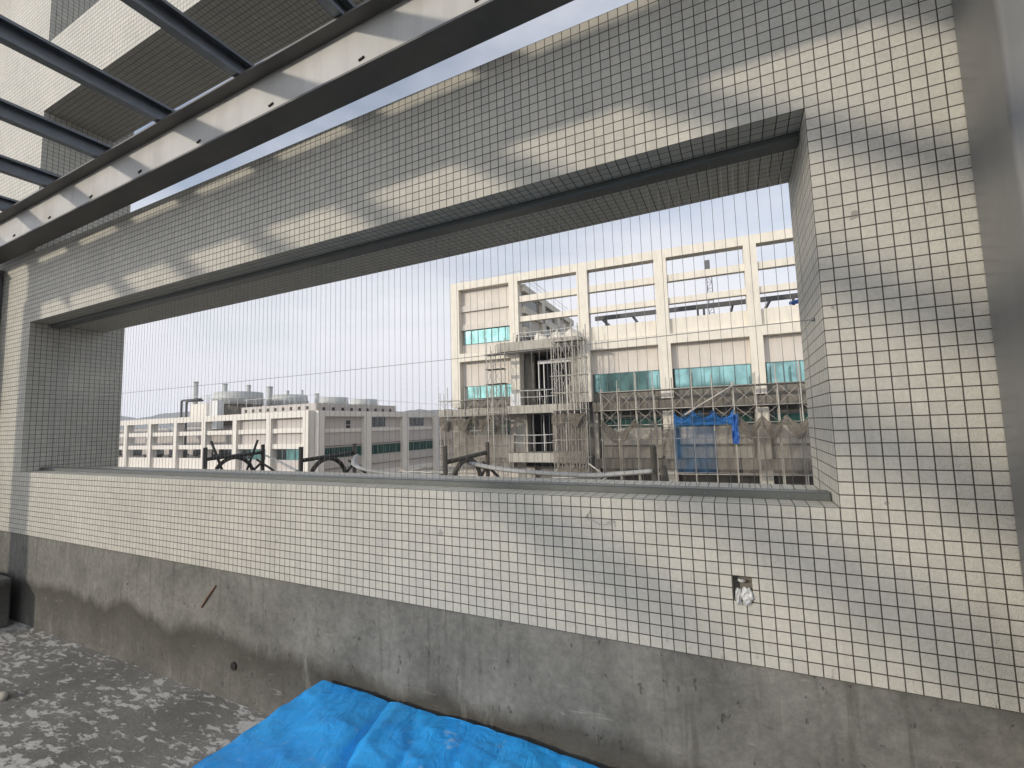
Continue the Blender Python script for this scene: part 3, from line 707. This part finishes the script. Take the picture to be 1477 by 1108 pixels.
net('brown_cloth', 16.2, 17.3, -1.95, .25, -1.36, 'net', 'orange brown cloth strip beside the blue sheeting', 'cloth', 6.6, .5, 30, 40, .16, 1)
net('safety_net', 19.86, 21.0, -3.0, .5, -1.30, 'net', 'narrow brown net below the right end of the blue band', 'netting', 15.5, .2, 30, 40, swag=1)
net('blue_sheet', 17.36, 19.84, -3.02, .98, -1.34, 'bluenet', 'translucent blue sheeting hung on the long scaffold', 'sheeting', 5.5, .42, 80, 50, .12, 3)
net('safety_net', 21.25, 25.1, -3.05, .52, -1.33, 'net', 'wide brown safety net at the right of the blue sheeting', 'netting', 7.9, .55, 80, 50, .14, 3, hem=.6)
net('blue_cloth', 20.80, 21.2, -1.19, .72, -1.50, 'bluecloth', 'twisted bright blue cloth end hanging at the right edge of the blue sheeting', 'cloth', 3.3, .1, 16, 40, .25, 1)
net('blue_cloth', 17.4, 20.95, .02, .96, -1.42, 'blueband', 'doubled upper band of the blue sheeting drooping between the uprights', 'cloth', 12.3, .6, 60, 20, .15, 3)

# clutter on the balconies
def put(o, label, cat, grp=None):
    o.location = (AX, AY, GZ); o.rotation_euler = (0, 0, YAW2); return tag(o, label, cat, grp)
def railing(x0, x1, y, z0, z1, label, n=6):
    b = empty('guard_rail', (AX, AY, GZ), YAW2); tag(b, label, 'railing')
    for i in range(n): bp(MB().tube((x0 + (x1 - x0) * i / (n - 1), y, z0), (x0 + (x1 - x0) * i / (n - 1), y, z1), .025, 5), 'upright', M['scaf'], b)
    for h in (.55, .97): bp(MB().ring([(x0 + (x1 - x0) * t / 8, y, z0 + (z1 - z0) * h - .05 * math.sin(math.pi * t / 8)) for t in range(9)], .024, 5), 'rail', M['white'], b)
railing(6.1, 11.2, -1.1, 6.66, 7.36, 'tube guard rail on the uppermost balcony')
railing(6.4, 9.4, -1.1, 1.80, 2.95, 'pale tube guard rail on the middle balcony in front of the dark doorway', 5)
railing(5.9, 9.3, -1.1, -1.75, -.35, 'sagging tube guard rail on the lowest balcony in view', 5)
for k, (x, y_, n_) in enumerate([(7.9, -.3, 'left'), (9.3, -.2, 'middle'), (10.5, -.4, 'right')]):
    def heap(u, v, x=x, y_=y_, k=k):
        a = u * 2 * math.pi; r = v
        h = .62 * (1 - v ** 1.6) * (1 + .5 * noise.noise(Vector((math.cos(a) * 2, math.sin(a) * 2, k))))
        q = 1 + .25 * noise.noise(Vector((math.cos(a) * 1.5 + k, math.sin(a) * 1.5, 5)))
        return (x + .9 * r * math.cos(a) * q, y_ + .45 * r * math.sin(a) * q, 6.66 + h + .06 * noise.noise(Vector((u * 20, v * 9, k))))
    put(bp(MB().grid(20, 8, heap), 'sack_heap', M['cream'], None), f'pale heap of sacks on the uppermost balcony, the {n_} one of three', 'heap', 'heaps of sacks on the top balcony')
for k in range(5):
    x = 6.2 + k * .33
    put(bp(MB().tube((x, -.7 + .1 * (k % 2), 6.66), (x + random.uniform(-.1, .1), -.6, 7.3 - .1 * (k % 3)), .07, 6), 'steel_prop', M['steel2'], None), 'dark steel prop standing in a bunch at the left end of the uppermost balcony', 'prop', 'bunch of props on the top balcony')
for k in range(9):
    x = 9.6 + k * .19
    put(bp(MB().tube((x, -.5 + .12 * (k % 3), 1.8), (x + random.uniform(-.15, .15), -.5, 3.0 + .1 * (k % 4)), .035, 5), 'steel_prop', M['scaf'], None), 'pale steel prop standing in a bunch at the right end of the middle balcony', 'prop', 'bunch of props on the middle balcony')
put(bp(MB().box(5.62, 6.05, -.9, -.5, 1.80, 2.72).box(6.10, 6.46, -.9, -.5, 1.80, 2.72), 'white_board', M['white'], None), 'pair of white boards leaning at the left end of the middle balcony', 'board')
put(bp(MB().tube((7.7, -.8, 1.82), (7.3, -.5, 2.9), .07, 4).tube((8.3, -.8, 1.82), (7.9, -.5, 2.9), .07, 4).box(6.0, 8.4, -.6, -.3, 2.95, 3.02), 'trestle', M['scafdk'], None), 'dark trestle with planks on the middle balcony before the doorway', 'trestle')

# ================================================================== the lower block at the left
BX, BY = -39.2, 30.63
lb = empty('plant_building', (BX, BY, GZ)); tag(lb, 'long low cream building with open framed terrace and rooftop plant, lit front and shaded side', 'building')
def lp(mb, name, mat, par=lb): mb.v = [(a, b_, c - GZ) for a, b_, c in mb.v]; return mb.build(name, mat, par)
P_ = 5.70
fc = [(-.80, 0)] + [(-.66 - P_ * k, .06 - P_ * k) for k in range(1, 11)]
fcol = lambda x: any(a < x < c for a, c in fc)
xs = sorted({v for c in fc for v in c}); ys = [0, .2, .55, .8]; zs = [-8.5, -4.6, -3.9, -2.51, -1.47, -.963, .17, .66, 1.74, 2.40]
def sol(x, y, z):
    if fcol(x) or z > 1.74: return True
    if -4.6 < z < -3.9: return True
    if -.963 > z > -1.47 or .17 < z < .66: return .2 < y < .55
    return False
lp(MB().vox(xs, ys, zs, sol), 'front_frame', M['cream2'])
for k in range(2):
    a, c = fc[k + 1][1], fc[k][0]
    lp(MB().box(a, c, .551, .79, -1.47, 1.738), 'wall_panel', M['panel2'])
    lp(MB().box(a, c, .551, .79, -3.9, -2.64), 'wall_panel', M['panel2'])
    g = lp(MB().box(a + .3, c, .60, .64, -2.64, -1.475), 'window', M['teal'])
    f = MB()
    for i in range(6): x = a + .3 + (c - a - .3) * i / 5; f.box(x - .03, x + .03, .56, .598, -2.64, -1.475)
    lp(f, 'frame', M['mull'], g)
    lp(MB().box(a + .4, a + 1.7, .57, .598, -2.6, -1.5), 'open_sash', M['dkglass'], g)
for k in range(2, 10):
    lp(MB().box(fc[k + 1][1], fc[k][0], .3, .6, -3.9, -2.51), 'terrace_parapet', M['cream2'])
    lp(MB().box(fc[k + 1][1], fc[k][0], .3, .6, -8.5, -4.6), 'wall_panel', M['panel2'])
for k in range(2): lp(MB().box(fc[k + 1][1], fc[k][0], .55, .79, -8.5, -4.6), 'wall_panel', M['panel2'])
# inner terrace wall and floor
lp(MB().box(-60, -12.06, 5.0, 5.3, -3.5, 1.3), 'inner_wall', M['panel2'])
for k in range(2, 10): lp(MB().box(-P_ * k - 5.2, -P_ * k - .9, 4.93, 4.999, -2.6, -1.4), 'inner_window', M['dkglass'])
lp(MB().box(-60, -12.06, .81, 5.0, -3.7, -3.5), 'terrace_slab', M['concdk'])
lp(MB().box(-12.05, -.01, .80, 60, GZ, 1.73), 'main_wall', M['panel2'])
lp(MB().box(-60, -12.06, 5.31, 60, GZ, 1.25), 'main_wall', M['panel2'])
lp(MB().box(-60, -.02, .81, 4.99, GZ, -3.71), 'main_wall', M['panel2'])
# shaded side face
rc = [(0.0, .82), (6.5, 7.62), (13.25, 14.4), (20.2, 21.3), (27, 28.1), (33.8, 34.9), (40.6, 41.7)]
rcol = lambda y: any(a < y < c for a, c in rc)
ys = sorted({v for c in rc for v in c}); xs = [0.0, .12, .5]; zs = [GZ, -5.2, -4.55, .10, .50, 1.8, 2.40]
lp(MB().vox([v + .0 for v in xs], [v + .81 for v in ys], zs, lambda x, y, z: rcol(y - .81) or z > 1.8 or (x < .12 and (.10 < z < .5 or -5.2 < z < -4.55)) if not (z > 1.8) else True), 'side_frame', M['cream2'])
for i in range(6):
    y0, y1 = rc[i][1] + .81, rc[i + 1][0] + .81
    g = lp(MB().box(.0, .05, y0 + .05, y1 - .05, -2.60, -1.52), 'window', M['green'])
    f = MB()
    for q in range(9): y = y0 + .05 + (y1 - y0 - .1) * q / 8; f.box(.052, .10, y - .03, y + .03, -2.60, -1.52)
    lp(f, 'frame', M['mull'], g)
    if i == 0:
        for z in (1.15, .62): lp(MB().box(.0, .05, y0 + 3.4, y0 + 4.0, z - .22, z + .22), 'vent', M['dark'])
    elif i in (1, 2):
        a = y0 + (.1 if i == 1 else 1.0)
        g = lp(MB().box(.0, .05, a, a + 2.7, .62, 1.72), 'window', M['dkglass'])
        f = MB()
        for q in range(4): f.box(.052, .09, a + .9 * q - .03, a + .9 * q + .03, .62, 1.72)
        lp(f, 'frame', M['mull'], g)
    for z in (-1.36, -3.75): lp(MB().box(.0, .10, y0, y1, z, z + .06), 'groove', M['concdk'])
# roof kerb with rows of small openings, roof deck
lp(MB().vox([-12.6, -12.2, -.9, -.5], [1.4, 1.8, 13.5, 13.9], [1.74, 3.22], lambda x, y, z: not (-12.2 < x < -.9 and 1.8 < y < 13.5)), 'roof_kerb', M['panel2'])
for k in range(9): lp(MB().box(-12.0 + k * 1.25, -11.6 + k * 1.25, 1.385, 1.398, 2.6, 2.95), 'kerb_opening', M['dark'])
for k in range(9): lp(MB().box(-.498, -.485, 2.2 + k * 1.3, 2.6 + k * 1.3, 2.45, 2.8), 'kerb_opening', M['dark'])
b = MB()
for k in range(16): b.tube((-.3, 2 + k * 1.7, 2.4), (-.3, 2 + k * 1.7, 3.9 - .02 * k), .02, 4)
b.tube((-.3, 1.2, 3.9), (-.3, 28, 3.6), .025, 4)
for k in range(8): b.tube((-12 + k * 1.6, 1.6, 3.2), (-12 + k * 1.6, 1.6, 4.1), .02, 4)
b.tube((-12.5, 1.6, 4.1), (-.3, 1.6, 4.1), .025, 4)
lp(b, 'roof_railing', M['white'])

# rooftop plant, each a thing
def tower(x, y, zt, r, label):
    t = empty('cooling_tower', (x, y, 1.3)); tag(t, label, 'cooling tower', 'round cooling towers on the roof of the low building')
    h = zt - 1.3
    MB().cyl(0, 0, 0, h * .62, r * .93, 28).build('base', M['concdk'], t)
    MB().cyl(0, 0, h * .62, h, r, 32, r * .96).build('shell', M['tower'], t)
    MB().cyl(0, 0, h, h + .02, r * .86, 28).build('fan_deck', M['dark'], t)
    b = MB()
    for k in range(20):
        a = 2 * math.pi * k / 20; b.tube((r * 1.02 * math.cos(a), r * 1.02 * math.sin(a), h * .45), (r * 1.02 * math.cos(a), r * 1.02 * math.sin(a), h * .8), .03, 4)
    b.ring([(r * 1.02 * math.cos(i * math.pi / 14), r * 1.02 * math.sin(i * math.pi / 14), h * .8) for i in range(29)], .035, 4)
    b.build('ladder_rail', M['white'], t)
cxp = (-.338, -2.198, .357)
def far(p, k=1.2): return tuple(c + k * (a - c) for a, c in zip(p, cxp))
for p, r, l in [((-50.7, 30.96, 4.84), 2.51, 'largest round grey cooling tower, next to the white plant room'),
                ((-50.44, 37.23, 4.81), 2.2, 'second round grey cooling tower behind the roof kerb corner'),
                ((-50.58, 44.41, 4.81), 2.0, 'third round cooling tower along the roof, above the shaded side'),
                ((-51.14, 50.83, 4.81), 2.0, 'farthest round cooling tower at the right of the row')]:
    q = far(p); tower(q[0], q[1], q[2], r * 1.2, l)
for p, zb_, r, l in [((-55.0, 28.74, 6.2), 3.71, .25, 'tallest pale exhaust stack, standing on the white plant room'),
                    ((-56.05, 32.69, 6.3), 4.2, .27, 'grey exhaust stack just left of the largest cooling tower'),
                    ((-55.37, 35.25, 6.26), 4.2, .26, 'pale exhaust stack rising behind the largest cooling tower'),
                    ((-51.19, 35.09, 5.81), 3.0, .34, 'thick cream exhaust stack between the first two cooling towers'),
                    ((-54.49, 40.19, 5.77), 4.2, .19, 'thin stack left of centre behind the second cooling tower'),
                    ((-52.72, 41.04, 5.81), 4.2, .14, 'thinnest stack near the right edge of the second cooling tower'),
                    ((-49.35, 40.51, 5.13), 3.0, .27, 'short cream stack between the second and third cooling towers')]:
    q = far(p); zq = cxp[2] + 1.2 * (zb_ - cxp[2]) - 1.5
    t = empty('exhaust_stack', (q[0], q[1], zq)); tag(t, l, 'stack', 'exhaust stacks on the roof')
    MB().cyl(0, 0, 0, q[2] - zq, r * 1.2, 16).build('pipe', M['tower'], t); MB().cyl(0, 0, q[2] - zq - .12, q[2] - zq + .04, r * 1.32, 16).build('rim', M['tower'], t)
q0 = far((-53.37, 27.56, 3.55)); q1 = far((-51.0, 28.71, 3.55))
t = empty('plant_room', (q0[0], 33.2, 1.3)); tag(t, 'white plant room with roof walkway on the left of the roof', 'plant room')
MB().box(0, q1[0] - q0[0] + .9, 0, 4.0, 0, q0[2] - 1.3).build('wall', M['cream2'], t)
b = MB()
for x in (-.2, 1.2, 2.6, 4.0): b.tube((x, -.1, q0[2] - 1.3), (x, -.1, q0[2] - .35), .03, 4)
for h in (-.35, -.8): b.tube((-1.6, -.1, q0[2] + h), (5.2, -.1, q0[2] + h), .035, 4)
b.build('walkway_rail', M['white'], t)
b = MB().box(4.5, 6.2, -.3, .5, -.4, 3.1).build('switch_cabinet', M['white'], t)
b = MB()
for x in (4.3, 4.9): b.tube((x, -.5, -1.2), (x, -.5, 3.9), .05, 4)
for k in range(12): b.tube((4.3, -.5, -1.0 + k * .4), (4.9, -.5, -1.0 + k * .4), .03, 4)
b.build('ladder', M['white'], t)
q = far((-54.5, 26.98, 3.92))
o = MB().ring([(0, 0, 0), (0, 0, q[2] + 3.5), (.1, 0, q[2] + 3.6), (4.2, 0, q[2] + 3.6)], .14, 6).ring([(.75, .2, 0), (.75, .2, q[2] + 3.4), (.9, .2, q[2] + 3.5), (4.2, .2, q[2] + 3.45)], .14, 6).build('roof_pipe', M['steel2'])
o.location = (q[0] - .2, 33.0, -3.5); tag(o, 'pair of black pipes climbing the left side of the white plant room', 'pipe')
# things standing in the open terrace
o = MB().ring([(0, 0, 0), (.25, 0, 0), (2.6, 0, 0), (2.85, 0, 0)], [.15, .42, .42, .15], 14).build('storage_tank', M['white']); o.location = (-68.0, 33.0, .95); tag(o, 'white horizontal storage tank behind the open frame', 'tank')
o = MB().ring([(0, 0, -1.2), (0, 0, 1.0), (.2, 0, 1.2), (1.6, 0, 1.2)], .16, 8).ring([(0, 0, -.6), (1.8, 0, -.45)], .12, 8).build('duct', M['white']); o.location = (-73.6, 33.2, -.3); tag(o, 'white duct bend in the open bay at the far left', 'duct')
for k, (x, l) in enumerate([(-66.6, 'dark round fan unit low in the open bay below the storage tank'), (-72.4, 'dark round fan unit low in the leftmost open bay in full view'), (-60.0, 'dark round fan unit low in the bay of the black pipes')]):
    o = MB().cyl(0, 0, 0, 1.1, 1.0, 16).cyl(0, 0, 1.1, 1.25, 1.12, 16).build('fan_unit', M['steel2']); o.location = (x, 33.4, -3.5); tag(o, l, 'fan unit', 'fan units in the open terrace')
o = MB().cyl(0, 0, 0, 3.4, .55, 16).cyl(0, 0, 3.4, 3.8, .7, 16, .5).build('filter_tank', M['tower']); o.location = (-52.0, 33.2, -2.5); tag(o, 'upright grey filter tank in the open bay next to the panelled bays', 'tank')

# ================================================================== crane far behind
t = empty('tower_crane', (-5.2, 147.6, GZ)); tag(t, 'slim lattice crane mast far behind the block opposite', 'crane')
b = MB()
for dx, dy in ((-.7, -.7), (.7, -.7), (.7, .7), (-.7, .7)): b.tube((dx, dy, 0), (dx, dy, 64.5), .13, 4)
for k in range(34):
    z = k * 1.9; s_ = 1 if k % 2 else -1
    b.tube((-.7 * s_, -.7, z), (.7 * s_, -.7, z + 1.9), .08, 4).tube((.7, -.7 * s_, z), (.7, .7 * s_, z + 1.9), .08, 4).tube((-.7, -.7, z), (.7, -.7, z), .08, 4)
b.build('mast', M['steel2'], t); MB().box(-1.0, .4, -1.0, .6, 64.6, 67.6).build('cab', M['steel2'], t)

# ================================================================== steel brackets outside the opening
o = MB().box(-14, 3.0, 0.70, 2.4, -1.3, -0.9).build('outer_ledge', M['conc']); o.parent = wall; o.matrix_parent_inverse = Matrix.Translation(-Vector(wall.location))
def bracket(x, label, mat, extra=False, tilt=0.0, full=True):
    t = empty('steel_bracket', (x, 1.0, -0.9)); tag(t, label, 'bracket', 'steel brackets on the ledge outside the opening')
    MB().ring([(0, 0, 0), (0, 0, 1.10)], .022, 6).build('upright', M[mat], t)
    if full:
        MB().ring([(0, .70, 0), (0.01, .70, 1.10)], .022, 6).build('upright', M[mat], t)
        MB().ring([(0, 0, .965), (0.005, .36, .985), (0, .70, 1.0)], .02, 6).build('rail', M[mat], t)
    a = [(0, .09 + .5 * i / 20, .70 + .262 * math.sqrt(max(0, 1 - (i / 10 - 1) ** 2))) for i in range(21)]
    MB().ring(a, .023, 8).build('arch', M[mat], t)
    MB().ring([(0.0, .40, .58), (0.0, .60, .80), (.0, .69, .87)], .016, 5).build('strut', M[mat], t)
    MB().ring([(0.0, .62, .92), (.05, .80, .78), (.08, .95, .66)], .014, 5).build('strut', M[mat], t)
    MB().ring([(0, -.02, .72), (.04, -.03, .725)], .012, 6).build('bolt', M[mat], t)
    if extra:
        MB().ring([(0, .06, 1.17), (.02, .22, .74)], .014, 6).build('loose_bar', M[mat], t)
        MB().ring([(.02, .62, 1.16), (.0, .50, .80)], .014, 6).build('loose_bar', M[mat], t)
bracket(-5.77, 'black arched steel bracket with two loose bars crossing its rail, farthest left', 'black', True)
bracket(-4.22, 'black arched steel bracket in front of the corner of the low building', 'black')
bracket(-2.52, 'brown grey arched bracket before the brown netting and the grey hose', 'oldwood')
def bracket_last():
    t = empty('steel_bracket', (-.855, 1.0, -0.9)); tag(t, 'worn bracket post with a slanting strut before the blue sheeting', 'bracket', 'steel brackets on the ledge outside the opening')
    MB().ring([(0, 0, 0), (0, 0, 1.09)], [.024, .021], 7).build('upright', M['oldwood'], t)
    MB().ring([(.06, .10, .58), (.05, .16, .80), (.02, .25, .93)], .026, 6).build('strut', M['oldwood'], t)
    MB().ring([(.015, .04, .60), (.05, .05, .75), (.07, .06, .83)], .02, 6).build('strut', M['oldwood'], t)
    MB().box(.06, .115, .10, .14, .80, .84).build('clamp', M['strap'], t)
bracket_last()
def hose(pts, label, r=.028):
    P = [Vector(p) for p in pts]; out = []
    for i in range(len(P) - 1):
        p0, p1, p2, p3 = P[max(i-1,0)], P[i], P[i+1], P[min(i+2,len(P)-1)]
        for q in range(6):
            s_ = q / 6; out.append(.5 * ((2*p1) + (p2-p0)*s_ + (2*p0-5*p1+4*p2-p3)*s_*s_ + (3*p1-p0-3*p2+p3)*s_**3))
    out.append(P[-1])
    o = MB().ring(out, r, 8, sq=.5).build('hose', M['strap']); tag(o, label, 'hose', 'flat grey hoses slung between the brackets')
hose([(-2.50, 1.35, .03), (-2.05, 1.08, .012), (-1.65, 1.0, -.004), (-1.30, 1.0, -.014), (-1.07, 1.0, .004), (-.86, .985, .026)], 'flat grey hose sagging between the netted bay and the last bracket post', .034)
hose([(-4.16, 1.68, .07), (-3.80, 1.28, .015), (-3.40, 1.02, -.01), (-3.11, 1.0, -.035), (-2.82, 1.0, -.045), (-2.55, 1.0, -.042)], 'flat grey hose sagging below the shaded side of the low building')
hose([(-5.70, 1.70, .06), (-5.30, 1.6, -.01), (-4.90, 1.4, -.04), (-4.45, 1.15, -.055)], 'short grey hose sagging at the right of the farthest left bracket', .02)

# ================================================================== air between here and the hills
hm = bpy.data.materials.new('haze'); hm.use_nodes = True
ht = hm.node_tree; ht.nodes.remove(ht.nodes['Principled BSDF'])
pv = ht.nodes.new('ShaderNodeVolumePrincipled'); pv.inputs['Color'].default_value = (0.93, 0.94, 1.0, 1); pv.inputs['Density'].default_value = 0.0004
ht.links.new(pv.outputs['Volume'], ht.nodes['Material Output'].inputs['Volume'])
o = MB().box(-2700, 750, -550, 1500, -21.0, 95.0).build('haze', hm); tag(o, kind='stuff')
